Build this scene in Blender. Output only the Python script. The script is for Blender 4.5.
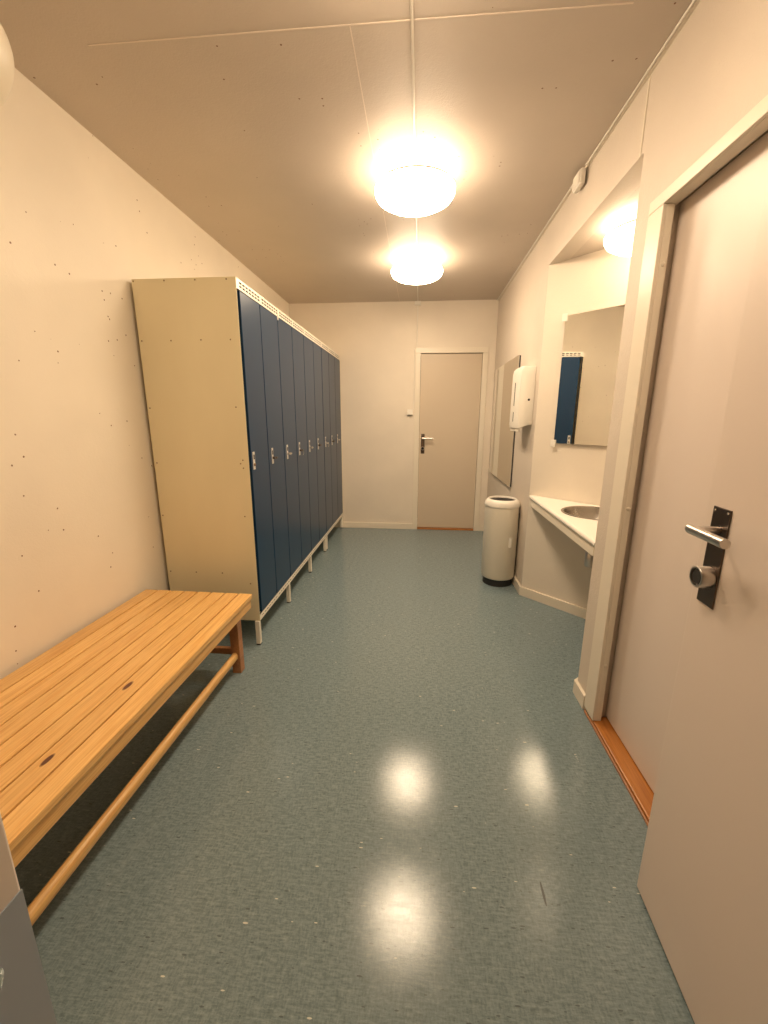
import bpy, bmesh, math, random
from mathutils import Matrix, Vector
random.seed(4)
for o in list(bpy.data.objects): bpy.data.objects.remove(o)
S = bpy.context.scene; COL = S.collection

# ---------------------------------------------------------------- camera, world, exposure
PITCH, YAW, ROLL, CAMH = 0.228695, 0.085762, 0.0032616, 1.35115
cam_d = bpy.data.cameras.new('camera'); cam = bpy.data.objects.new('camera', cam_d); COL.objects.link(cam)
fw = Vector((-math.sin(YAW)*math.cos(PITCH), math.cos(YAW)*math.cos(PITCH), -math.sin(PITCH)))
rt = Vector((math.cos(YAW), math.sin(YAW), 0)); up = rt.cross(fw)
r2 = rt*math.cos(ROLL)+up*math.sin(ROLL); u2 = -rt*math.sin(ROLL)+up*math.cos(ROLL)
M = Matrix((r2, u2, -fw)).transposed().to_4x4(); M.translation = (0, 0, CAMH)
cam.matrix_world = M
cam_d.sensor_fit = 'HORIZONTAL'; cam_d.sensor_width = 36; cam_d.lens = 36*408.819/768; cam_d.clip_start = 0.02
S.camera = cam
W = bpy.data.worlds.new('world'); S.world = W; W.use_nodes = True
W.node_tree.nodes['Background'].inputs[0].default_value = (1.0, 0.80, 0.62, 1)
W.node_tree.nodes['Background'].inputs[1].default_value = 0.012
S.view_settings.view_transform = 'Standard'; S.view_settings.look = 'None'
S.view_settings.exposure = 0.90; S.view_settings.gamma = 1.0; S.view_settings.use_curve_mapping = False
LAMP_COLOR = (1.0, 0.775, 0.535); LAMP_POWER = 26.0

# ---------------------------------------------------------------- materials
def new_mat(name, color=(.8,.8,.8), rough=.5, metal=0.0, **kw):
    m = bpy.data.materials.new(name); m.use_nodes = True
    b = m.node_tree.nodes['Principled BSDF']
    b.inputs['Base Color'].default_value = (*color, 1); b.inputs['Roughness'].default_value = rough
    b.inputs['Metallic'].default_value = metal
    for k, v in kw.items(): b.inputs[k].default_value = v
    return m
class N:
    def __init__(s, m): s.m = m; s.t = m.node_tree; s.b = s.t.nodes['Principled BSDF']
    def n(s, typ, **kw):
        x = s.t.nodes.new(typ)
        for k, v in kw.items(): setattr(x, k, v)
        return x
    def l(s, a, b): s.t.links.new(a, b)
    def coord(s, scale=(1,1,1)):
        c = s.n('ShaderNodeTexCoord'); mp = s.n('ShaderNodeMapping'); mp.inputs['Scale'].default_value = scale
        s.l(c.outputs['Object'], mp.inputs['Vector']); return mp.outputs[0]
    def noise(s, scale, detail=3, vec=None, rough=.5):
        x = s.n('ShaderNodeTexNoise'); x.inputs['Scale'].default_value = scale; x.inputs['Detail'].default_value = detail
        x.inputs['Roughness'].default_value = rough
        if vec is not None: s.l(vec, x.inputs['Vector'])
        return x.outputs['Fac']
    def voro(s, scale, vec=None):
        x = s.n('ShaderNodeTexVoronoi'); x.inputs['Scale'].default_value = scale
        if vec is not None: s.l(vec, x.inputs['Vector'])
        return x
    def ramp(s, fac, stops):
        x = s.n('ShaderNodeValToRGB'); e = x.color_ramp.elements
        while len(e) < len(stops): e.new(.5)
        for q, (p, c) in zip(e, stops): q.position = p; q.color = (*c, 1) if len(c) == 3 else c
        s.l(fac, x.inputs[0]); return x.outputs[0]
    def mix(s, fac, a, b):
        x = s.n('ShaderNodeMix', data_type='RGBA')
        if isinstance(fac, float): x.inputs[0].default_value = fac
        else: s.l(fac, x.inputs[0])
        for v, i in ((a, 6), (b, 7)):
            if isinstance(v, tuple): x.inputs[i].default_value = (*v, 1)
            else: s.l(v, x.inputs[i])
        return x.outputs[2]
    def math(s, op, a, b=0.0):
        x = s.n('ShaderNodeMath', operation=op)
        for v, i in ((a, 0), (b, 1)):
            if isinstance(v, (int, float)): x.inputs[i].default_value = v
            else: s.l(v, x.inputs[i])
        return x.outputs[0]
    def bump(s, h, strength, dist):
        x = s.n('ShaderNodeBump'); x.inputs['Strength'].default_value = strength; x.inputs['Distance'].default_value = dist
        s.l(h, x.inputs['Height']); s.l(x.outputs[0], s.b.inputs['Normal'])
def specks(k, v, scale, size, zone_scale, zone_lo):
    """sparse dark marks: voronoi cell centres kept only inside noise zones"""
    vo = k.voro(scale, v)
    near = k.math('LESS_THAN', vo.outputs['Distance'], size)
    zone = k.math('GREATER_THAN', k.noise(zone_scale, 1, v), zone_lo)
    sep = k.n('ShaderNodeSeparateColor'); k.l(vo.outputs['Color'], sep.inputs[0])
    pick = k.math('GREATER_THAN', sep.outputs[0], .55)
    return k.math('MULTIPLY', k.math('MULTIPLY', near, zone), pick)
def wall_mat(name, col, bumpk=.25, marks=None):
    m = new_mat(name, col, .55); k = N(m); v = k.coord()
    c = k.ramp(k.noise(2.2, 3, v), [(.3, tuple(x*.95 for x in col)), (.7, tuple(min(1, x*1.03) for x in col))])
    if marks:
        c = k.mix(specks(k, v, *marks), c, (.20, .10, .05))
    k.l(c, k.b.inputs['Base Color'])
    h = k.math('ADD', k.noise(170, 2, v), k.math('MULTIPLY', k.noise(60, 2, v), .8))
    k.bump(h, bumpk, .002)
    return m
M_WALL = wall_mat('painted woodchip wall', (.80, .72, .61), .5)
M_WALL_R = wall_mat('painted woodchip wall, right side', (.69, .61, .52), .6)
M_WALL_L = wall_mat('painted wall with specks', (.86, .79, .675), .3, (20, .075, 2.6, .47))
M_CEIL = wall_mat('painted ceiling', (.62, .54, .46), .35, (24, .09, 1.9, .56))
M_TRIM = new_mat('painted trim', (.80, .73, .61), .35)
M_DOOR = new_mat('grey door laminate', (.76, .665, .60), .38)
k = N(M_DOOR); k.bump(k.noise(420, 2, k.coord()), .10, .0006)
M_DOORB = new_mat('beige door laminate', (.62, .52, .40), .42)
M_CRACK = new_mat('white filler', (.80, .70, .60), .6)
M_LOCKER = new_mat('beige steel', (.60, .50, .36), .42)
k = N(M_LOCKER); v = k.coord((1,1,.4)); k.l(k.ramp(k.noise(3, 3, v), [(.3, (.76, .68, .46)), (.7, (.82, .74, .51))]), k.b.inputs['Base Color'])
M_STRIP = new_mat('cream steel', (.82, .77, .66), .35)
M_BLUE = new_mat('blue lacquered steel', (.002, .032, .085), .32)
k = N(M_BLUE); k.bump(k.noise(350, 2, k.coord()), .08, .0005)
M_DARK = new_mat('painted interior shadow', (.012, .010, .010), .7)  # near-black colour standing in for shade inside gaps, slots and openings
M_STEEL = new_mat('brushed steel', (.62, .58, .54), .28, 1.0)
M_DSTEEL = new_mat('dark brushed steel', (.15, .115, .095), .34, 1.0)
k = N(M_DSTEEL); k.bump(k.noise(8, 3, k.coord((60, 60, 2))), .1, .0006)
M_CHROME = new_mat('chrome', (.85, .83, .80), .12, 1.0)
M_SATIN = new_mat('satin nickel', (.80, .77, .72), .38, .45)
M_BASIN = new_mat('basin steel', (.36, .33, .30), .25, 1.0)
M_BRASS = new_mat('brown rivet', (.30, .20, .11), .45, .5)
M_WHITE = new_mat('white plastic', (.84, .80, .72), .32)
M_CREAM = new_mat('cream enamel', (.80, .74, .62), .35)
M_COUNTER = new_mat('white laminate', (.86, .83, .76), .25)
M_MIRROR = new_mat('mirror silver', (.80, .80, .77), .015, 1.0)
M_MEDGE = new_mat('dark mirror edge and shadow line', (.05, .045, .04), .3)
M_RUBBER = new_mat('black rubber', (.02, .02, .02), .6)
M_JAMB = new_mat('grey jamb paint', (.80, .72, .64), .4)

M_GLASS = new_mat('lit opal glass', (.95, .9, .8), .3)
b = M_GLASS.node_tree.nodes['Principled BSDF']; b.inputs['Emission Color'].default_value = (*LAMP_COLOR, 1); b.inputs['Emission Strength'].default_value = LAMP_POWER

M_GLASS0 = M_GLASS.copy(); M_GLASS0.name = 'lit opal glass, older bulb'  # same glass with the glow turned down for the lamp overhead
M_GLASS0.node_tree.nodes['Principled BSDF'].inputs['Emission Strength'].default_value = LAMP_POWER*.62
M_GLASST = M_GLASS.copy(); M_GLASST.name = 'frosted glass top'
M_GLASST.node_tree.nodes['Principled BSDF'].inputs['Emission Strength'].default_value = LAMP_POWER*.22
M_GLASS2 = M_GLASS.copy(); M_GLASS2.name = 'lit opal glass, weaker bulb'
M_GLASS2.node_tree.nodes['Principled BSDF'].inputs['Emission Strength'].default_value = LAMP_POWER*.15

# floor: mottled blue-green sheet flooring with light and dark flecks running across the room
M_FLOOR = new_mat('speckled vinyl', (.1, .15, .17), .22); k = N(M_FLOOR)
v = k.coord((1, 1, 1)); vs = k.coord((.22, 1, 1)); vt = k.coord((1, .3, 1)); vl = k.coord((.30, 1, 1))
base = k.ramp(k.noise(150, 6, vs, .8), [(.28, (.070, .098, .108)), (.5, (.180, .240, .258)), (.72, (.370, .450, .455))])
weft = k.ramp(k.noise(170, 4, vt, .7), [(.30, (.070, .098, .108)), (.5, (.184, .246, .264)), (.72, (.360, .440, .445))])
base = k.mix(.35, base, weft)
big = k.noise(2.6, 3, v); base = k.mix(k.math('MULTIPLY', big, .25), base, (.168, .232, .258))
vo = k.voro(105, vl); sp = k.n('ShaderNodeSeparateColor'); k.l(vo.outputs['Color'], sp.inputs[0])
fl = k.math('MULTIPLY', k.math('LESS_THAN', vo.outputs['Distance'], k.math('MULTIPLY', sp.outputs[1], .24)), k.math('GREATER_THAN', sp.outputs[0], .945))
base = k.mix(k.math('MULTIPLY', fl, .8), base, (.70, .70, .62))
vd = k.voro(150, k.coord((.28, 1, 1))); sd = k.n('ShaderNodeSeparateColor'); k.l(vd.outputs['Color'], sd.inputs[0])
fd = k.math('MULTIPLY', k.math('LESS_THAN', vd.outputs['Distance'], k.math('MULTIPLY', sd.outputs[0], .30)), k.math('GREATER_THAN', sd.outputs[1], .80))
base = k.mix(k.math('MULTIPLY', fd, .6), base, (.055, .065, .068))
# one dark scuff mark
tcs = k.n('ShaderNodeTexCoord')
a_ = k.n('ShaderNodeVectorMath', operation='SUBTRACT'); a_.inputs[1].default_value = (.388, .945, 0); k.l(tcs.outputs['Object'], a_.inputs[0])
s_ = k.n('ShaderNodeVectorMath', operation='MULTIPLY'); s_.inputs[1].default_value = (1/.0035, 1/.032, 0); k.l(a_.outputs[0], s_.inputs[0])
ln_ = k.n('ShaderNodeVectorMath', operation='LENGTH'); k.l(s_.outputs[0], ln_.inputs[0])
base = k.mix(k.math('MULTIPLY', k.math('LESS_THAN', ln_.outputs['Value'], 1.0), .8), base, (.03, .03, .028)); k.l(base, k.b.inputs['Base Color'])
k.l(k.ramp(k.noise(90, 3, vs), [(.40, (.07,)*3), (.60, (.15,)*3)]), k.b.inputs['Roughness'])
k.bump(k.math('ADD', k.noise(210, 3, v, .6), k.math('MULTIPLY', k.noise(420, 2, v), .4)), .22, .0006)
k.b.inputs["Specular IOR Level"].default_value = .36

def wood_mat(name, light, dark, line, scale=1.0, knots=()):
    m = new_mat(name, light, .33); k = N(m)
    tc = k.n('ShaderNodeTexCoord'); oi = k.n('ShaderNodeObjectInfo')
    off = k.n('ShaderNodeVectorMath', operation='ADD'); cmb = k.n('ShaderNodeCombineXYZ')
    k.l(k.math('MULTIPLY', oi.outputs['Random'], 7), cmb.inputs[1]); k.l(k.math('MULTIPLY', oi.outputs['Random'], 3), cmb.inputs[2])
    k.l(tc.outputs['Object'], off.inputs[0]); k.l(cmb.outputs[0], off.inputs[1])
    mp = k.n('ShaderNodeMapping'); mp.inputs['Scale'].default_value = (14*scale, .9*scale, 14*scale); k.l(off.outputs[0], mp.inputs['Vector'])
    n1 = k.noise(3.2, 4, mp.outputs[0], .6)
    mp2 = k.n('ShaderNodeMapping'); mp2.inputs['Scale'].default_value = (90*scale, 2.2*scale, 90*scale); k.l(off.outputs[0], mp2.inputs['Vector'])
    n2 = k.noise(2.5, 3, mp2.outputs[0], .6)
    c = k.ramp(n1, [(.30, dark), (.46, light), (.56, light), (.70, dark)])
    c = k.mix(k.ramp(n2, [(.42, (0,)*3), (.68, (.55,)*3)]), c, line)
    tint = k.ramp(oi.outputs['Random'], [(0, (.88, .86, .84)), (1, (1, 1, 1))])
    mx = k.n('ShaderNodeMix', data_type='RGBA', blend_type='MULTIPLY'); mx.inputs[0].default_value = 1
    k.l(c, mx.inputs[6]); k.l(tint, mx.inputs[7]); c = mx.outputs[2]
    for (x, y, rr) in knots:
        a = k.n('ShaderNodeVectorMath', operation='SUBTRACT'); a.inputs[1].default_value = (x, y, 0); k.l(tc.outputs['Object'], a.inputs[0])
        s2 = k.n('ShaderNodeVectorMath', operation='MULTIPLY'); s2.inputs[1].default_value = (1/rr, .38/rr, 0); k.l(a.outputs[0], s2.inputs[0])
        ln = k.n('ShaderNodeVectorMath', operation='LENGTH'); k.l(s2.outputs[0], ln.inputs[0])
        c = k.mix(k.ramp(ln.outputs['Value'], [(.7, (1,)*3), (1.0, (.35,)*3), (1.9 if False else 1.0, (0,)*3)]), c, (.10, .022, .006))
    k.l(c, k.b.inputs['Base Color']); k.b.inputs['Coat Weight'].default_value = .25; k.b.inputs['Coat Roughness'].default_value = .25
    k.bump(n2, .12, .001)
    return m
M_WOOD = wood_mat('lacquered pine', (.87, .55, .205), (.82, .46, .145), (.56, .25, .06), 1.0, [(-.118, -1.10, .009), (-.122, -.78, .010)])
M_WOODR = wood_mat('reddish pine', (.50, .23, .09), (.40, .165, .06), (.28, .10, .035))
M_SILL = wood_mat('oiled hardwood', (.50, .20, .045), (.42, .15, .03), (.28, .085, .018))

# ---------------------------------------------------------------- helpers
def box(bm, x0, x1, y0, y1, z0, z1, mtx=None):
    x0, x1 = sorted((x0, x1)); y0, y1 = sorted((y0, y1)); z0, z1 = sorted((z0, z1))
    v = [bm.verts.new((x, y, z)) for x in (x0, x1) for y in (y0, y1) for z in (z0, z1)]
    for f in ((0,1,3,2), (4,6,7,5), (0,4,5,1), (2,3,7,6), (0,2,6,4), (1,5,7,3)): bm.faces.new([v[i] for i in f])
    if mtx is not None:
        for q in v: q.co = mtx @ q.co
def prism(bm, pts, z0, z1):
    """vertical prism over a list of (x,y)"""
    a = [bm.verts.new((x, y, z0)) for x, y in pts]; b = [bm.verts.new((x, y, z1)) for x, y in pts]
    n = len(pts); bm.faces.new(a[::-1]); bm.faces.new(b)
    for i in range(n): bm.faces.new((a[i], a[(i+1) % n], b[(i+1) % n], b[i]))
def lathe(bm, prof, c=(0,0,0), seg=48, axis='Z', cap=True):
    rings = []
    for r, h in prof:
        ring = []
        for i in range(seg):
            t = 2*math.pi*i/seg; a, b_ = r*math.cos(t), r*math.sin(t)
            p = {'Z': (a, b_, h), 'X': (h, a, b_), 'Y': (b_, h, a)}[axis]
            ring.append(bm.verts.new((p[0]+c[0], p[1]+c[1], p[2]+c[2])))
        rings.append(ring)
    for A, B in zip(rings, rings[1:]):
        for i in range(seg): bm.faces.new((A[i], A[(i+1) % seg], B[(i+1) % seg], B[i]))
    if cap: bm.faces.new(rings[0][::-1]); bm.faces.new(rings[-1])
def tube(bm, pts, r, seg=12):
    pts = [Vector(p) for p in pts]; rings = []
    for i, p in enumerate(pts):
        d = (pts[min(i+1, len(pts)-1)]-pts[max(i-1, 0)]).normalized()
        a = d.orthogonal().normalized() if i == 0 else (rings[-1][1]-d*rings[-1][1].dot(d)).normalized()
        b_ = d.cross(a)
        rings.append(([bm.verts.new(p+(a*math.cos(2*math.pi*j/seg)+b_*math.sin(2*math.pi*j/seg))*r) for j in range(seg)], a))
    for (A, _), (B, _) in zip(rings, rings[1:]):
        for i in range(seg): bm.faces.new((A[i], A[(i+1) % seg], B[(i+1) % seg], B[i]))
    bm.faces.new(rings[0][0][::-1]); bm.faces.new(rings[-1][0])
def obj(name, bm, mat, parent=None, bevel=0, smooth=False, seg=2):
    bmesh.ops.recalc_face_normals(bm, faces=bm.faces[:])
    me = bpy.data.meshes.new(name); bm.to_mesh(me); bm.free()
    o = bpy.data.objects.new(name, me); COL.objects.link(o); me.materials.append(mat)
    if smooth:
        for p in me.polygons: p.use_smooth = True
        me.set_sharp_from_angle(angle=math.radians(40))
    if bevel:
        md = o.modifiers.new('bevel', 'BEVEL'); md.width = bevel; md.segments = seg; md.limit_method = 'ANGLE'
        md.angle_limit = math.radians(50)
    if parent: o.parent = parent
    return o
def bx(name, mat, dims, parent=None, bevel=0, seg=2):
    bm = bmesh.new(); box(bm, *dims); return obj(name, bm, mat, parent, bevel, seg=seg)
def tag(o, label, cat=None, group=None, kind=None):
    o['label'] = label
    if cat: o['category'] = cat
    if group: o['group'] = group
    if kind: o['kind'] = kind
    return o
def thing(name, label, cat, loc=(0,0,0), rz=0, group=None, kind=None):
    o = bpy.data.objects.new(name, None); COL.objects.link(o); o.location = loc; o.rotation_euler = (0, 0, rz); o.empty_display_size = .1
    return tag(o, label, cat, group, kind)
def local(parent_loc, dims):
    x, y, z = parent_loc; a = dims; return (a[0]-x, a[1]-x, a[2]-y, a[3]-y, a[4]-z, a[5]-z)

XL, XR, D, H, YF = -1.5012, .8135, 4.896, 2.5863, .19      # left wall, right wall, back wall, ceiling, entrance wall
YN, YA, ZN = 1.876, 3.05, 2.32                              # alcove opening (near, far, head height)
APEX = (1.450, 2.418)
D1Y0, D1Y1, D1T = .745, 1.690, 2.074                        # side door opening
EX0, EX1 = -.27, .655                                       # entrance opening

# ---------------------------------------------------------------- room shell
bm = bmesh.new(); box(bm, XL-.1, 1.75, -1.3, D+.1, -.06, 0)
tag(obj('floor', bm, M_FLOOR), 'speckled blue-grey sheet flooring of the changing room', 'floor', kind='structure')
bm = bmesh.new(); box(bm, XL-.1, XR+.1, YF-.16, D+.1, H, H+.08); box(bm, -1.0, 1.0, -1.3, YF-.16, H, H+.08)
ceiling = tag(obj('ceiling', bm, M_CEIL), 'tan painted ceiling with panel joints and small specks', 'ceiling', kind='structure')
bx('filled_joint', M_CRACK, (-1.16, .62, 1.6270, 1.6315, H-.0015, H+.001), ceiling)
bx('filled_joint', M_CRACK, (-.2585, -.2550, 1.6325, 4.88, H-.0015, H+.001), ceiling)
for o in ceiling.children: o['label'] = 'pale filled joint line'
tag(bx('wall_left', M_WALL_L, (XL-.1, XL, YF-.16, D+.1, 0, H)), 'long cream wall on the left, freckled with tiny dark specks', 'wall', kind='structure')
bm = bmesh.new()
DB0, DB1, DBT = -.025, .690, 2.062
box(bm, XL, DB0, D, D+.1, 0, H); box(bm, DB1, XR+.1, D, D+.1, 0, H); box(bm, DB0, DB1, D, D+.1, DBT, H)
tag(obj('wall_back', bm, M_WALL), 'cream wall at the far end holding the narrow beige door', 'wall', kind='structure')
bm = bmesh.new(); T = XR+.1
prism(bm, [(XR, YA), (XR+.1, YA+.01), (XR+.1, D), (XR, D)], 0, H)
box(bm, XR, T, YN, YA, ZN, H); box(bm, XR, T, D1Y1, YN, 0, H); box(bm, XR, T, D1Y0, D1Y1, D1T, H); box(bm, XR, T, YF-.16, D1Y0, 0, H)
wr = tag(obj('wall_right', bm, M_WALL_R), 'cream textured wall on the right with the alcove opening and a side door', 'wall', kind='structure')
fl_ = math.hypot(APEX[0]-XR, YA-APEX[1]); nl_ = math.hypot(APEX[0]-XR, APEX[1]-YN)
o = bx('wall_alcove_far', M_WALL, (.0008, fl_, 0, .055, 0, ZN+.04)); o.location = (XR, YA, 0); o.rotation_euler = (0, 0, math.atan2(APEX[1]-YA, APEX[0]-XR))
tag(o, 'angled cream alcove wall behind the basin carrying the mirror', 'wall', kind='structure')
o = bx('wall_alcove_near', M_WALL, (.0008, nl_+.05, -.055, 0, 0, ZN+.04)); o.location = (XR, YN, 0); o.rotation_euler = (0, 0, math.atan2(APEX[1]-YN, APEX[0]-XR))
tag(o, 'angled cream alcove wall backing onto the side door', 'wall', kind='structure')
bm = bmesh.new(); prism(bm, [(XR+.1, YN+.0), (XR+.1, YA-.0), (APEX[0]+.09, APEX[1])], ZN, ZN+.045)
tag(obj('ceiling_alcove', bm, M_CEIL), 'low textured triangular ceiling over the wash alcove', 'ceiling', kind='structure')
bm = bmesh.new(); box(bm, XL, EX0-.06, YF-.16, YF-.0, 0, H); box(bm, EX1+.03, XR, YF-.16, YF, 0, H); box(bm, EX0-.06, EX1+.03, YF-.16, YF, 2.09, H)
tag(obj('wall_front', bm, M_WALL), 'cream wall around the entrance opening beside the camera', 'wall', kind='structure')
bm = bmesh.new(); box(bm, -1.0, -.9, -1.3, YF-.16, 0, H); box(bm, .9, 1.0, -1.3, YF-.16, 0, H); box(bm, -1.0, 1.0, -1.4, -1.3, 0, H)
tag(obj('wall_corridor', bm, M_WALL), 'plain corridor walls behind the entrance', 'wall', kind='structure')

# baseboards
def board_poly(name, pts, label, parent=None):
    """baseboard along a polyline of wall points; inside of the room is to the left of travel"""
    bm = bmesh.new(); t = .015; h = .07
    P = [Vector((x, y)) for x, y in pts]; off = []
    for i, p in enumerate(P):
        ns = []
        if i > 0: d = (P[i]-P[i-1]).normalized(); ns.append(Vector((-d.y, d.x)))
        if i < len(P)-1: d = (P[i+1]-P[i]).normalized(); ns.append(Vector((-d.y, d.x)))
        n = sum(ns, Vector((0, 0))).normalized(); off.append(p+n*t/max(.3, n.dot(ns[0])))
    for i in range(len(P)-1):
        prism(bm, [P[i], P[i+1], off[i+1], off[i]], .001, h)
    bmesh.ops.remove_doubles(bm, verts=bm.verts[:], dist=.0004)
    o = obj(name, bm, M_TRIM); return tag(o, label, 'baseboard', kind='structure')
board_poly('baseboard_back', [(DB0-.045, D), (XL+.001, D)], 'low cream baseboard along the far wall left of the door')
board_poly('baseboard_corner', [(XR-.016, D), (DB1+.045, D)], 'short cream baseboard between far door and right corner')
board_poly('baseboard_right', [(APEX[0]-.03, APEX[1]+.027), (XR, YA), (XR, D-.001)], 'cream baseboard turning from the alcove wall onto the right wall')
board_poly('baseboard_near', [(XR, D1Y1+.067), (XR, YN), (APEX[0]-.03, APEX[1]-.027)], 'short cream baseboard between side door and alcove')
board_poly('baseboard_left', [(XL, D-.02), (XL, YF+.001)], 'cream baseboard along the left wall behind bench and lockers')

# ---------------------------------------------------------------- doors of the room
# door_1 : side door in the right wall
d1 = thing('door_1', 'closed grey-beige door set in the right wall beside the alcove', 'door', (XR, D1Y1, 0), kind='structure')
L = lambda *d: local((XR, D1Y1, 0), d)
bm = bmesh.new(); cw = .062
box(bm, *L(XR-.012, XR-.0005, D1Y1-.035, D1Y1+cw, .022, D1T-.0180)); box(bm, *L(XR-.012, XR-.0005, D1Y0-cw, D1Y0+.018, .0, D1T-.018))
box(bm, *L(XR-.012, XR-.0005, D1Y0-cw, D1Y1+cw, D1T-.0175, D1T+cw-.038))
box(bm, *L(XR-.0004, XR+.026, D1Y1-.035, D1Y1-.0005, .022, D1T-.0185)); box(bm, *L(XR-.0004, XR+.098, D1Y0+.0005, D1Y0+.018, .022, D1T-.0185))
box(bm, *L(XR-.0004, XR+.040, D1Y0+.0005, D1Y1-.0005, D1T-.0175, D1T-.0005))
obj('door_frame', bm, M_TRIM, d1, .002)
lf = bx('door_leaf', M_DOOR, L(XR+.058, XR+.096, D1Y0+.021, D1Y1-.003, .028, D1T-.006), d1, .002)
lf['label'] = 'flat grey-beige door leaf'
th = bx('threshold', M_SILL, L(XR-.008, XR+.098, D1Y0+.0005, D1Y1-.0005, .0, .021), d1, .004); th['label'] = 'orange-brown wooden threshold'
lp = bx('threshold_lip', M_WOODR, L(XR-.015, XR-.0085, D1Y0+.0005, D1Y1+.05, .0, .012), d1, .002); lp['label'] = 'darker wooden lip'
for zz in (.30, 1.0, 1.87):
    bm = bmesh.new(); lathe(bm, [(.008, 0), (.0085, .001), (.006, .003)], (0, 0, 0), 16, 'Y')
    h_ = obj('screw_cap', bm, M_TRIM, d1, smooth=True); h_.location = (.013, -.035, zz); h_.rotation_euler = (0, 0, math.pi)
tag(bx('shadow_strip', M_MEDGE, (XR-.004, XR-.0002, D1Y0-cw, D1Y1+cw, D1T+cw-.0375, D1T+cw-.0345)), 'thin dark strip painted as a shadow line above the side door casing', 'trim', kind='structure')  # dark strip set over the casing to draw its shadow line

def lever_set(parent, flip=1):
    """long-plate lever handle on a face; local X points out of the door, Y along the lever, Z up, origin mid plate"""
    bp = bmesh.new(); box(bp, 0, .003, -.021, .021, -.118, .112); pl = obj('back_plate', bp, M_DSTEEL, parent, .0025)
    pl['label'] = 'long dark brushed steel back plate'
    for y_ in (-.014, .014):
        bm = bmesh.new(); lathe(bm, [(.0028, 0), (.0028, .0008), (.0014, .0014)], (.003, y_, .102), 12, 'X'); obj('screw', bm, M_CHROME, pl, smooth=True)
    bm = bmesh.new(); tube(bm, [(.002, 0, .062), (.03, 0, .062), (.056, 0, .062)], .0095, 20)
    tube(bm, [(.056, .014, .062), (.056, -.06, .062), (.056, -.118, .062)], .0105, 24); lv = obj('lever', bm, M_STEEL, parent, .001, True)
    lv['label'] = 'round brushed steel lever'
    bm = bmesh.new(); lathe(bm, [(.021, .003), (.021, .030), (.019, .033), (.017, .033), (.016, .029), (.006, .028)], (0, 0, -.055), 32, 'X')
    kn = obj('thumb_turn', bm, M_STEEL, parent, smooth=True); kn['label'] = 'round steel lock knob'
    bm = bmesh.new(); lathe(bm, [(.0155, .0292), (.013, .0315)], (0, 0, -.055), 24, 'X'); obj('keyhole_face', bm, M_RUBBER, kn, smooth=True)

# door_3 : entrance door leaf standing open along the right side
ang = math.atan2(.665-.652, .984-.704)
d3 = thing('door_3', 'open grey-beige entrance door with steel lever handle, nearest on the right', 'door', (EX1-.0395*0, YF+.012, 0), kind='structure')
leafL = .984-(YF+.012)
hx = .665-(leafL)*math.tan(ang); d3.location.x = hx
leaf = bx('door_leaf', M_DOOR, (0, .040, 0, leafL/math.cos(ang), .010, 2.045), d3, .0025)
leaf['label'] = 'flat grey-beige door leaf'
leaf.rotation_euler = (0, 0, -ang)
hs = bpy.data.objects.new('handle_set', None); COL.objects.link(hs); hs.parent = d3
hy = .928-(YF+.012); hs.location = (hy*math.tan(ang)-.0005, hy, 1.050); hs.rotation_euler = (0, 0, -ang)
hs.scale = (1, 1, 1)
# the lever set is built with X out of the face: here the face looks to -X, so turn it half round and let the lever point to -Y
def lever_set_left(parent):
    pl = bx('back_plate', M_DSTEEL, (-.003, 0, -.029, .029, -.116, .110), parent, .0025); pl['label'] = 'long dark brushed steel back plate'
    for y_ in (-.021, .021):
        bm = bmesh.new(); lathe(bm, [(.0028, 0), (.0028, -.0008), (.0014, -.0014)], (-.003, y_, .102), 12, 'X'); obj('screw', bm, M_CHROME, parent, smooth=True)
    bm = bmesh.new(); tube(bm, [(-.002, 0, .060), (-.03, 0, .060), (-.056, 0, .060)], .0085, 20)
    tube(bm, [(-.056, .008, .060), (-.056, -.06, .060), (-.056, -.110, .060)], .0105, 24); lv = obj('lever', bm, M_STEEL, parent, .001, True); lv['label'] = 'round brushed steel lever'
    bm = bmesh.new(); lathe(bm, [(.025, -.003), (.025, -.028), (.023, -.031), (.0195, -.031), (.019, -.025), (.004, -.024)], (0, 0, -.050), 32, 'X')
    kn = obj('thumb_turn', bm, M_STEEL, parent, smooth=True); kn['label'] = 'round steel lock knob'
    bm = bmesh.new(); lathe(bm, [(.0185, -.0252), (.014, -.029)], (0, 0, -.050), 24, 'X'); obj('keyhole_face', bm, M_RUBBER, parent, smooth=True)
lever_set_left(hs)

# entrance jamb with long strike plate (left of camera)
j = thing('door_frame_entrance', 'grey-beige entrance door jamb with dark strike plate, at the left picture edge', 'door frame', (EX0, YF, 0), kind='structure')
j.name = 'trim_2'
bm = bmesh.new(); box(bm, -.059, 0, -.158, .006, 0, 2.085); obj('jamb', bm, M_JAMB, j, .002)
bm = bmesh.new(); box(bm, EX1-EX0, EX1-EX0+.029, -.158, -.001, 0, 2.085); obj('jamb', bm, M_JAMB, j, .002)
bm = bmesh.new(); box(bm, .001, EX1-EX0-.001, -.158, -.001, 2.03, 2.085); obj('jamb_head', bm, M_JAMB, j, .002)
M_PLATE = new_mat('blue-grey steel plate', (.42, .48, .56), .36, .2)
bm = bmesh.new(); box(bm, .0002, .0010, -.10, .0055, .60, 1.03)
sp_ = obj('strike_plate', bm, M_PLATE, j); sp_['label'] = 'dark blue-grey steel strike plate'
bm = bmesh.new(); lathe(bm, [(.013, 0), (.013, .004), (.010, .006), (.008, .006), (.007, .003)], (.001, -.0315, .995), 28, 'X'); kn = obj('keep_ring', bm, M_CHROME, j, smooth=True); kn['label'] = 'chrome ring'

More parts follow.
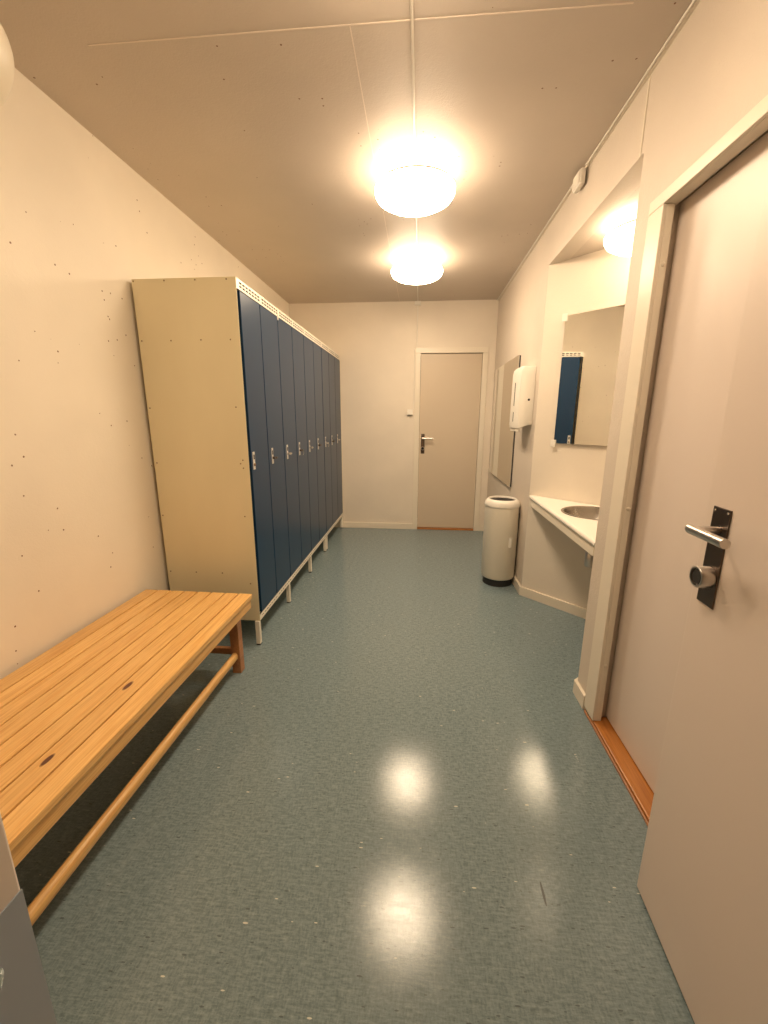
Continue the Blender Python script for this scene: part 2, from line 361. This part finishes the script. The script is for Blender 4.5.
# door_2 : far end door
d2 = thing('door_2', 'closed narrow beige door in the middle of the far wall', 'door', ((DB0+DB1)/2, D, 0), kind='structure')
L = lambda *d: local(((DB0+DB1)/2, D, 0), d)
bm = bmesh.new(); cw2 = .045
box(bm, *L(DB0-cw2, DB0+.014, D-.012, D-.0005, 0, DBT-.014)); box(bm, *L(DB1-.014, DB1+cw2, D-.012, D-.0005, 0, DBT-.014)); box(bm, *L(DB0-cw2, DB1+cw2, D-.012, D-.0005, DBT-.0138, DBT+cw2))
box(bm, *L(DB0+.0005, DB0+.014, D-.0005, D+.098, .021, DBT-.0005)); box(bm, *L(DB1-.014, DB1-.0005, D-.0005, D+.098, .021, DBT-.0005)); box(bm, *L(DB0+.014, DB1-.014, D-.0005, D+.098, DBT-.014, DBT-.0005))
obj('door_frame', bm, M_TRIM, d2, .002)
lf = bx('door_leaf', M_DOORB, L(DB0+.016, DB1-.016, D+.012, D+.050, .024, DBT-.018), d2, .002)
th = bx('threshold', M_SILL, L(DB0+.015, DB1-.015, D-.010, D+.098, 0, .020), d2, .003); th['label'] = 'brown wooden threshold'
hs2 = bpy.data.objects.new('handle_set', None); COL.objects.link(hs2); hs2.parent = d2
hs2.location = (.022+.0-((DB0+DB1)/2)+.012, .012, 1.045); hs2.rotation_euler = (0, 0, -math.pi/2)
lever_set(hs2)
for c in hs2.children:
    if c.name.startswith('lever'): c.scale = (1, -1, 1)

# thin vertical cover strip and cable runs
tag(bx('trim_3', M_TRIM, (XR-.003, XR-.0003, 1.898, 1.908, ZN+.0, H-.012)), 'thin vertical panel joint strip above the alcove corner', 'trim', kind='structure')
tag(bx('trim_4', M_TRIM, (XR-.012, XR-.0004, YF+.002, D-.002, H-.010, H-.0004)), 'slim cream strip along the ceiling over the right wall', 'trim', kind='structure')

# ---------------------------------------------------------------- lockers
LX, LY0, Z0, ZT = -.931, 2.171, .156, 2.028
XB = -1.478
def locker_bank(y0, n, label, feet, first):
    t = thing('locker_bank', label, 'locker', (LX, y0, 0), group=None)
    w = .2985; Y1 = y0+n*w+.006
    L = lambda *d: local((LX, y0, 0), d)
    side = bx('side_panel', M_LOCKER, L(XB, LX if first else LX-.014, y0, y0+.003, Z0, ZT), t)
    for p in [(-1.470, 2.018), (-1.306, 2.018), (-1.143, 2.018), (-.98, 2.018), (-1.463, 1.734), (-1.303, 1.734), (-1.14, 1.736), (-.982, 1.736), (-1.464, 1.393), (-.98, 1.399),
              (-1.462, 1.096), (-.978, 1.098), (-.964, 1.117), (-.964, 1.073), (-1.465, .794), (-.977, .799), (-1.459, .453), (-1.30, .453), (-1.14, .453), (-.973, .393)] if first else []:
        bm = bmesh.new(); lathe(bm, [(.0042, 0), (.0036, -.0012), (.0015, -.002)], (p[0]-LX, 0, p[1]), 10, 'Y'); obj('rivet', bm, M_BRASS, side, smooth=True)
    bx('side_panel', M_LOCKER, L(XB, LX-.014 if first else LX, Y1-.003, Y1, Z0, ZT), t)
    bx('back_panel', M_LOCKER, L(XB, XB+.002, y0+.003, Y1-.003, Z0, ZT), t)
    bx('top_panel', M_LOCKER, L(XB+.002, LX-.003, y0+.003, Y1-.003, ZT-.003, ZT), t)
    bx('bottom_panel', M_LOCKER, L(XB+.002, LX-.003, y0+.003, Y1-.003, Z0, Z0+.003), t)
    for nm, za, zb, rows in (('vent_strip', 1.978, ZT, 2), ('base_strip', Z0, .192, 1)):
        bm = bmesh.new(); ya, yb = y0+.003, Y1-.003; xa, xb = LX-.0015-.0, LX+.0
        slot, hh = .030, .009 if rows == 2 else .006; zs = [za+(zb-za)*(q+1)/(rows+1) for q in range(rows)]
        edges = [za]+[e for z in zs for e in (z-hh/2, z+hh/2)]+[zb]
        for q in range(0, len(edges), 2): box(bm, *L(xa, xb, ya, yb, edges[q], edges[q+1]))
        for z in zs:
            y = ya; 
            while y < yb-.004:
                q = int((y-ya)/w); 
                wide = .034 if (y-ya) % w < .03 else .010
                box(bm, *L(xa, xb, y, min(y+wide, yb), z-hh/2, z+hh/2)); y += wide+slot
        obj(nm, bm, M_STRIP, t)
        bx('slot_shadow_sheet', M_DARK, L(LX-.012, LX-.009, ya, yb, za+.003, zb-.003), t)  # dark sheet behind the slots, stands in for the shaded locker inside
    for q in range(n+1):
        yy = min(max(y0+.003+q*w, y0+.003), Y1-.017) - (0 if q in (0, n) else .006)
        bx('divider', M_DARK, L(LX-.016, LX-.006, yy, yy+.014, .192, 1.978), t)  # dividers coloured near-black so the door gaps read as shade
    for q in range(n):
        ya = y0+.003+q*w+(.032 if q == 0 and first else .005); yb = y0+.003+(q+1)*w-.004
        d = bx('door', M_BLUE, L(LX-.016, LX+.001, ya, yb, .197, 1.974), t, .0025); d['label'] = 'dark blue steel locker door'
        yl = y0+.003+q*w+.064; z = 1.108
        pl = bx('lock_plate', M_SATIN, L(LX+.001, LX+.004, yl-.014, yl+.014, z-.05, z+.05), d, .002); pl['label'] = 'bright steel lock plate'
        bx('keyhole_window', M_DARK, L(LX+.004, LX+.0046, yl-.007, yl+.007, z+.008, z+.034), d)
        if first and q == 0:
            bm = bmesh.new(); lathe(bm, [(.008, .004), (.008, .008), (.005, .010)], (0, yl-y0, z-.022), 20, 'X'); obj('lock_knob', bm, M_BRASS, d, smooth=True)
        else:
            bm = bmesh.new(); lathe(bm, [(.008, .004), (.007, .022), (.009, .024), (.009, .028), (.004, .030)], (0, yl-y0, z-.012), 20, 'X')
            box(bm, .022, .027, yl-y0-.030, yl-y0+.030, z-.017, z-.007)
            o = obj('lock_knob', bm, M_DSTEEL if q % 2 else M_STEEL, d, smooth=True)
        if not (first and q == 0) and q % 3 == 0:
            bm = bmesh.new(); tube(bm, [(.026, yl-y0+.02, z-.018), (.028, yl-y0+.026, z-.035), (.024, yl-y0+.02, z-.05)], .0022, 8); obj('key_ring', bm, M_CHROME, d, smooth=True)
    if first:
        bx('label_clip', M_WHITE, L(LX+.0005, LX+.006, 2.765, 2.779, 1.955, 1.990), t, .001)
    for y in feet:
        for xx in (LX-.015, XB+.02):
            bm = bmesh.new(); box(bm, *L(xx-.013, xx+.013, y, y+.027, .008, Z0)); lg = obj('leg', bm, M_STRIP, t, .002)
            bm = bmesh.new(); box(bm, *L(xx-.011, xx+.011, y+.002, y+.025, 0, .008)); obj('foot_cap', bm, M_RUBBER, lg, .002)
    return t
locker_bank(LY0, 6, 'long bank of six tall blue-door lockers beginning at the wooden bench', (2.158, 2.735, 3.345, 3.925), True)
locker_bank(LY0+6*.2985+.0075, 3, 'short bank of three tall blue-door lockers against the far wall', (3.985, 4.845), False)

# ---------------------------------------------------------------- bench
BW, BL, BH = .600, 1.62, .430
bench = thing('wooden_bench', 'long slatted orange pine bench along the left wall in front of lockers', 'bench', (-.872, 1.955, 0), math.radians(-0.5))
# local frame: x from -BW (wall) to 0 (front), y from -BL to 0
n = 8; g = .0065; sw = (BW-(n-1)*g)/n
for q in range(n):
    x1 = -q*(sw+g); bx('slat', M_WOOD, (x1-sw, x1, -BL, 0, BH-.024, BH), bench, .0025)
M_ = M_WOOD
bx('front_rail', M_WOOD, (-.036, -.008, -BL+.004, -.004, BH-.078, BH-.0245), bench, .003)
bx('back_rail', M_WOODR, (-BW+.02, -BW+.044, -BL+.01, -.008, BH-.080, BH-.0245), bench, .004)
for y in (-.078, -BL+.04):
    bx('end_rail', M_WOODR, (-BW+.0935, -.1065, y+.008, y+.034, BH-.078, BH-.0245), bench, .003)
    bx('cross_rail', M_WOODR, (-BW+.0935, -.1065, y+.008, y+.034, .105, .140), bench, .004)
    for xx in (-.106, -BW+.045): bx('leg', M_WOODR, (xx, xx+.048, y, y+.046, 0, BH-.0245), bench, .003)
bm = bmesh.new()
ya, yb = -BL+.0865, -.0785
prof = [(0, 0), (.026, 0), (.0295, .006), (.0295, .024), (.026, .033), (.018, .038), (.008, .038), (.001, .032), (-.0, .01)]
def extr(x0, z0):
    bm = bmesh.new(); a = [bm.verts.new((x0+p[0], ya, z0+p[1])) for p in prof]; b_ = [bm.verts.new((x0+p[0], yb, z0+p[1])) for p in prof]
    bm.faces.new(a); bm.faces.new(b_[::-1])
    for i in range(len(prof)): bm.faces.new((a[i], b_[i], b_[(i+1) % len(prof)], a[(i+1) % len(prof)]))
    return obj('foot_rail', bm, M_WOOD, bench, smooth=True)
extr(-.099, .085)

# ---------------------------------------------------------------- lamps
def lamp(label, x, y, zc, r=.207, drop=.030, glass=None):
    t = thing('ceiling_lamp', label, 'lamp', (x, y, zc), group=None)
    bm = bmesh.new(); lathe(bm, [(.085, 0), (.085, -.020-drop), (.078, -.0245-drop)], (0, 0, 0), 40); obj('lamp_base', bm, M_WHITE, t, smooth=True)
    bm = bmesh.new()
    pr = [(.080, -.025), (r*.70, -.026), (r*.90, -.033), (r*.985, -.045), (r, -.056), (r*.995, -.078), (r*.94, -.096), (r*.80, -.112), (r*.60, -.124), (r*.36, -.132), (r*.14, -.136), (.004, -.137)]
    lathe(bm, [(a_, b_-drop) for a_, b_ in pr[4:]], (0, 0, 0), 64, cap=False); s_ = obj('glass_shade', bm, glass or M_GLASS, t, smooth=True); s_['label'] = 'glowing opal glass shade'
    bm = bmesh.new(); lathe(bm, [(a_, b_-drop) for a_, b_ in pr[:5]], (0, 0, 0), 64, cap=False); obj('shade_top', bm, M_GLASST, t, smooth=True)
    bm = bmesh.new(); lathe(bm, [(r+.0015, -.0615-drop), (r+.003, -.059-drop), (r+.003, -.055-drop), (r+.0015, -.0525-drop)], (0, 0, 0), 64, cap=False); 
    obj('shade_rim', bm, M_WHITE, t, smooth=True)
    return t
LXC = -.055
lamp('lit round ceiling lamp nearest the camera, on the ceiling cable line', LXC, 2.450, H)
lamp('lit round ceiling lamp near the far wall, smaller in view', LXC, 3.660, H)
lamp('lit round ceiling lamp above the camera, out of the picture', LXC, 1.150, H, glass=M_GLASS0)
lamp('lit round lamp on the low alcove ceiling, half hidden by the door wall', 1.128, 2.440, ZN, .200, 0.0, M_GLASS2)

# unlit dome on the left wall, cut by the picture's top left corner
bm = bmesh.new(); lathe(bm, [(.190*math.cos(q*math.pi/36)+.002, .355*math.sin(q*math.pi/36)) for q in range(18)], (0, 0, 0), 56, 'X')
dome = obj('wall_dome', bm, M_CREAM, smooth=True); dome.location = (XL+.0005, 1.25, 2.345)
tag(dome, 'unlit pale round dome fitting high on the left wall, cut by the picture corner', 'wall lamp')

# cables and boxes
def cable(name, pts, r, mat, label):
    bm = bmesh.new(); tube(bm, pts, r, 8); o = obj(name, bm, mat, smooth=True); tag(o, label, 'cable'); return o
cable('ceiling_cable', [(LXC, YF+.02, H-.0055), (LXC, .7, H-.0055), (LXC, 1.06, H-.0055)], .005, M_WHITE, 'white cable on the ceiling running up to the lamp above the camera')
cable('ceiling_cable', [(LXC, 1.24, H-.0055), (LXC, 1.9, H-.0055), (LXC, 2.36, H-.0055)], .005, M_WHITE, 'white cable on the ceiling leading into the nearest visible lamp')
cable('ceiling_cable', [(LXC, 2.54, H-.0055), (LXC, 3., H-.0055), (LXC, 3.57, H-.0055)], .005, M_WHITE, 'white cable on the ceiling between the two visible lamps')
cable('ceiling_cable', [(LXC, 3.75, H-.0055), (LXC, 4.3, H-.0055), (LXC, 4.855, H-.0055)], .005, M_WHITE, 'white cable on the ceiling from the far lamp to the far wall')
cable('wall_cable', [(LXC, D-.0045, H-.046), (LXC, D-.0045, 2.3), (LXC-.002, D-.0045, 2.11)], .004, M_WHITE, 'thin white cable down the far wall to the door frame corner')
cable('corner_cable', [(XR-.017, YF+.02, H-.006), (XR-.017, 1.5, H-.006), (XR-.017, 2.46, H-.006)], .0045, M_WHITE, 'cable along the right ceiling corner on the near side of the junction box')
cable('corner_cable', [(XR-.017, 2.57, H-.006), (XR-.017, 3.5, H-.006), (XR-.017, D-.005, H-.006)], .0045, M_WHITE, 'cable along the right ceiling corner on the far side of the junction box')
cable('wall_cable', [(-.080, D-.0045, 1.435), (-.080, D-.0045, 1.8), (-.080, D-.0045, 2.10)], .003, M_WHITE, 'thin cable from the wall switch up beside the far door frame')
t = thing('junction_box', 'small white junction box in the right ceiling corner over the alcove', 'junction box', (XR, 2.515, H-.035))
bx('box_body', M_WHITE, (-.038, -.013, -.052, .052, -.048, .022), t, .005); bx('box_cover', M_WHITE, (-.044, -.0385, -.045, .045, -.042, .016), t, .002)
t = thing('junction_box', 'small white junction box on the far wall under the ceiling cable', 'junction box', (LXC, D, H-.024))
bx('box_body', M_WHITE, (-.034, .034, -.026, -.0005, -.021, .021), t, .004); bx('box_cover', M_WHITE, (-.028, .028, -.032, -.0265, -.016, .016), t, .002)
t = thing('light_switch', 'small white surface light switch left of the far door', 'switch', (-.125, D, 1.405))
bx('switch_body', M_WHITE, (-.028, .036, -.034, -.0005, -.032, .032), t, .003); bx('rocker', M_WHITE, (-.018, .026, -.042, -.0345, -.026, .022), t, .002)
sw_ = thing('wall_switch', 'small pale switch just inside the alcove, peeking past the door wall edge', 'switch', (XR+.065, YN+.066, 1.72), math.radians(41.9))
bx('switch_body', M_WHITE, (-.040, .040, .0012, .014, -.040, .040), sw_, .003); bx('rocker', M_WHITE, (-.028, .028, .0142, .020, -.028, .028), sw_, .002)

# ---------------------------------------------------------------- mirrors
dirx, diry = (APEX[0]-XR), (APEX[1]-YA); dl = math.hypot(dirx, diry); ad = math.atan2(diry, dirx)
mt = thing('wall_mirror', 'frameless mirror on the angled alcove wall above the basin, showing a blue locker', 'mirror', (XR, YA, 0), math.atan2(-.6984, .7157)*0+math.radians(-45.7))
MO = -.004 
bx('mirror_glass', M_MIRROR, (.161, .736, -.0150+MO, -.0100+MO, 1.180, 1.985), mt)
bx('mirror_backing', M_MEDGE, (.1625, .7345, -.0099+MO, -.0068+MO, 1.1815, 1.9835), mt)
for (x, z) in ((.163, 1.975), (.163, 1.180), (.728, 1.975), (.728, 1.180)):
    bx('mirror_clip', M_WHITE, (x-.022, x+.012, -.028, -.0195, z-.026, z+.022), mt, .003)
mt = thing('wall_mirror', 'tall frameless mirror on the right wall behind the towel dispenser', 'mirror', (XR, 4.15, 0))
bx('mirror_glass', M_MIRROR, (-.018, -.013, -.505, .56, .750, 1.850), mt)
bx('mirror_backing', M_MEDGE, (-.0128, -.0008, -.503, .558, .752, 1.848), mt)

# ---------------------------------------------------------------- counter, basin, drain
cz = .795
ct = thing('corner_counter', 'triangular white laminate countertop with rolled front filling the alcove', 'counter', (XR, (YN+YA)/2, 0))
def cpt(x, y): return (x-XR, y-(YN+YA)/2)
bm = bmesh.new()
sinkc = Vector((1.055, 2.475)); sr = .182
nx, ny = -diry/dl, dirx/dl       # normal of far wall (pointing into the solid)
e = .002; F = [(XR+.012, YA-.016), (XR+.012, YN+.014), (APEX[0]-.006, APEX[1])]
# top slab as ring between outline and basin hole
def ring_slab(z0, z1):
    out = []
    nseg = 64
    # sample outline by angle from the basin centre
    P = [Vector(p) for p in F]
    for i in range(nseg):
        a = 2*math.pi*i/nseg; d = Vector((math.cos(a), math.sin(a))); best = 9
        for u in range(len(P)):
            p, q = P[u], P[(u+1) % len(P)]; s_ = q-p; den = d.x*s_.y-d.y*s_.x
            if abs(den) < 1e-9: continue
            w_ = p-sinkc; tt = (w_.x*s_.y-w_.y*s_.x)/den; uu = (w_.x*d.y-w_.y*d.x)/den
            if tt > 0 and -1e-6 <= uu <= 1+1e-6: best = min(best, tt)
        out.append((a, sinkc+d*best, False))
    for p in P:
        w_ = p-sinkc; out.append((math.atan2(w_.y, w_.x) % (2*math.pi), p, True))
    out.sort(key=lambda q: q[0])
    vs = []
    for a, p, _ in out:
        inn = sinkc+Vector((math.cos(a), math.sin(a)))*(sr-.004)
        vs.append([bm.verts.new((*cpt(*p), z0)), bm.verts.new((*cpt(*p), z1)), bm.verts.new((*cpt(*inn), z0)), bm.verts.new((*cpt(*inn), z1))])
    for i in range(len(vs)):
        A, B = vs[i], vs[(i+1) % len(vs)]
        for q in ((0, 1), (1, 3), (3, 2), (2, 0)): bm.faces.new((A[q[0]], B[q[0]], B[q[1]], A[q[1]]))
ring_slab(cz-.030, cz)
bmesh.ops.remove_doubles(bm, verts=bm.verts[:], dist=.0008)
obj('countertop', bm, M_COUNTER, ct)
bm = bmesh.new(); tube(bm, [(.0122, YA-.014-(YN+YA)/2, cz-.0152), (.0122, 0, cz-.0152), (.0122, YN+.003-(YN+YA)/2, cz-.0152)], .0150, 20); obj('rolled_front_edge', bm, M_COUNTER, ct, smooth=True)
bx('front_apron', M_TRIM, (.008, .026, YN+.026-(YN+YA)/2, YA-.032-(YN+YA)/2, cz-.080, cz-.0305), ct, .002)
bs = thing('wash_basin', 'round stainless steel basin sunk in the white countertop', 'basin', (sinkc.x, sinkc.y, cz))
bm = bmesh.new(); lathe(bm, [(sr+.010, .0005), (sr+.009, .004), (sr, .005), (sr-.006, .001), (sr-.012, -.02), (sr-.025, -.07), (sr-.06, -.115), (.04, -.130), (.022, -.132), (.022, -.138), (.05, -.137), (sr-.055, -.122), (sr-.018, -.075), (sr-.0065, -.02), (sr-.0045, -.0012)], (0, 0, 0), 64, cap=False)
bm.faces.new([bm.verts.new((0.023*math.cos(i*math.pi/8), 0.023*math.sin(i*math.pi/8), -.1335)) for i in range(16)])
obj('bowl', bm, M_BASIN, bs, smooth=True)
bm = bmesh.new(); lathe(bm, [(.020, -.1325), (.020, -.1290), (.012, -.1300)], (0, 0, 0), 24); obj('drain_grate', bm, M_CHROME, bs, smooth=True)
bm = bmesh.new(); tube(bm, [(0, 0, -.139), (0, 0, -.20), (0, 0, -.335)], .016, 16); lathe(bm, [(.027, -.245), (.030, -.250), (.030, -.325), (.026, -.335)], (0, 0, 0), 24)
tube(bm, [(.02, 0, -.262), (.10, 0, -.262), (.20, 0, -.262), (.330, -.03, -.262)], .014, 14); tr = obj('drain_trap', bm, M_STEEL, bs, smooth=True); tr['label'] = 'chrome drain trap'
fa = thing('tap', 'chrome single lever tap behind the round basin', 'tap', (1.325, 2.430, cz))
bm = bmesh.new(); lathe(bm, [(.026, .0005), (.026, .004), (.021, .010), (.020, .09), (.017, .10), (.006, .104)], (0, 0, 0), 28); obj('tap_body', bm, M_CHROME, fa, smooth=True)
bm = bmesh.new(); tube(bm, [(-.012, 0, .055), (-.06, 0, .075), (-.11, 0, .080), (-.130, 0, .070)], .010, 14); obj('spout', bm, M_CHROME, fa, smooth=True)
bm = bmesh.new(); tube(bm, [(0, 0, .103), (-.03, 0, .118), (-.075, 0, .138)], .006, 12); obj('tap_lever', bm, M_CHROME, fa, smooth=True)

# ---------------------------------------------------------------- waste bin
wb = thing('waste_bin', 'cream cylindrical waste bin with round top opening beside the alcove', 'waste bin', (.674, 3.30, 0))
R_ = .134
bm = bmesh.new(); lathe(bm, [(.118, .0), (.118, .052)], (0, 0, 0), 40); b_ = obj('bin_underpart', bm, M_RUBBER, wb, smooth=True); b_['label'] = 'black recessed cylinder below the body'  # black cylinder fills the space between body and floor
bm = bmesh.new(); lathe(bm, [(.100, .0525), (R_-.020, .053), (R_-.006, .060), (R_, .072), (R_, .662)], (0, 0, 0), 64); obj('bin_body', bm, M_CREAM, wb, smooth=True)
bm = bmesh.new(); lathe(bm, [(R_+.001, .656), (R_+.0035, .660), (R_+.0035, .672), (R_-.002, .695), (R_-.016, .711), (R_-.026, .716), (R_-.032, .712), (R_-.034, .704), (R_-.034, .660)], (0, 0, 0), 64, cap=False)
ld = obj('bin_lid', bm, M_WHITE, wb, smooth=True); ld['label'] = 'white rounded ring lid'
bm = bmesh.new(); lathe(bm, [(R_-.0345, .6605), (R_-.0345, .703)], (0, 0, 0), 48); q = obj('opening_shadow_plug', bm, M_DARK, wb); q['label'] = 'dark plug painted as the shaded opening'  # near-black plug puts the shade of the hole into colour
t_ = bx('latch', M_WHITE, (.045, .067, -.1330, -.115, .34, .42), wb, .003)
bx('wall_bracket', M_RUBBER, (.1345, .1385, -.02, .05, .10, .60), wb, .002)

# ---------------------------------------------------------------- towel dispenser
td = thing('towel_dispenser', 'white paper towel dispenser on the right wall above the bin', 'dispenser', (XR, 3.14, 1.27))
bm = bmesh.new()
# plan outline (x out of wall is negative), slightly fuller front; bottom shorter at the wall side
plan = [(-.0008, 0), (-.060, 0), (-.092, .001), (-.101, .006), (-.109, .040), (-.114, .10), (-.114, .19), (-.109, .25), (-.101, .284), (-.092, .289), (-.0008, .290)]
lev = [(.008, .93), (.0, .96), (.03, 1), (.20, 1.0), (.39, .985), (.425, .94), (.437, .84)]
rings = []
for zi, (z, s_) in enumerate(lev):
    ring = []
    for (x, y) in plan:
        zz = z
        if zi <= 1: zz = z+.034*(1+x/.114)
        ring.append(bm.verts.new((x*s_ if x < -.001 else x, .15+(y-.15)*(1-(1-s_)*.3), zz)))
    rings.append(ring)
rings = rings[1:]
for A, B in zip(rings, rings[1:]):
    for i in range(len(plan)): bm.faces.new((A[i], A[(i+1) % len(plan)], B[(i+1) % len(plan)], B[i]))
bm.faces.new(rings[0][::-1]); bm.faces.new(rings[-1])
obj('dispenser_cover', bm, M_WHITE, td, .003, True)
s1 = bx('sight_slot', M_DARK, (-.1165, -.1125, .105, .115, .165, .330), td, .001); s1['label'] = 'dark narrow sight slot'
bx('sight_slot', M_DARK, (-.1160, -.1120, .105, .115, .050, .120), td, .001)
bm = bmesh.new(); lathe(bm, [(.008, .0015), (.008, -.003), (.004, -.0032)], (-.036, 0, .205), 20, 'Y'); obj('lock_hole', bm, M_DARK, td, smooth=True)
p_ = bx('paper_towel', M_WHITE, (-.100, -.080, .04, .25, -.022, -.001), td, .002); p_['label'] = 'white paper sheet end'
bpy.context.view_layer.update()
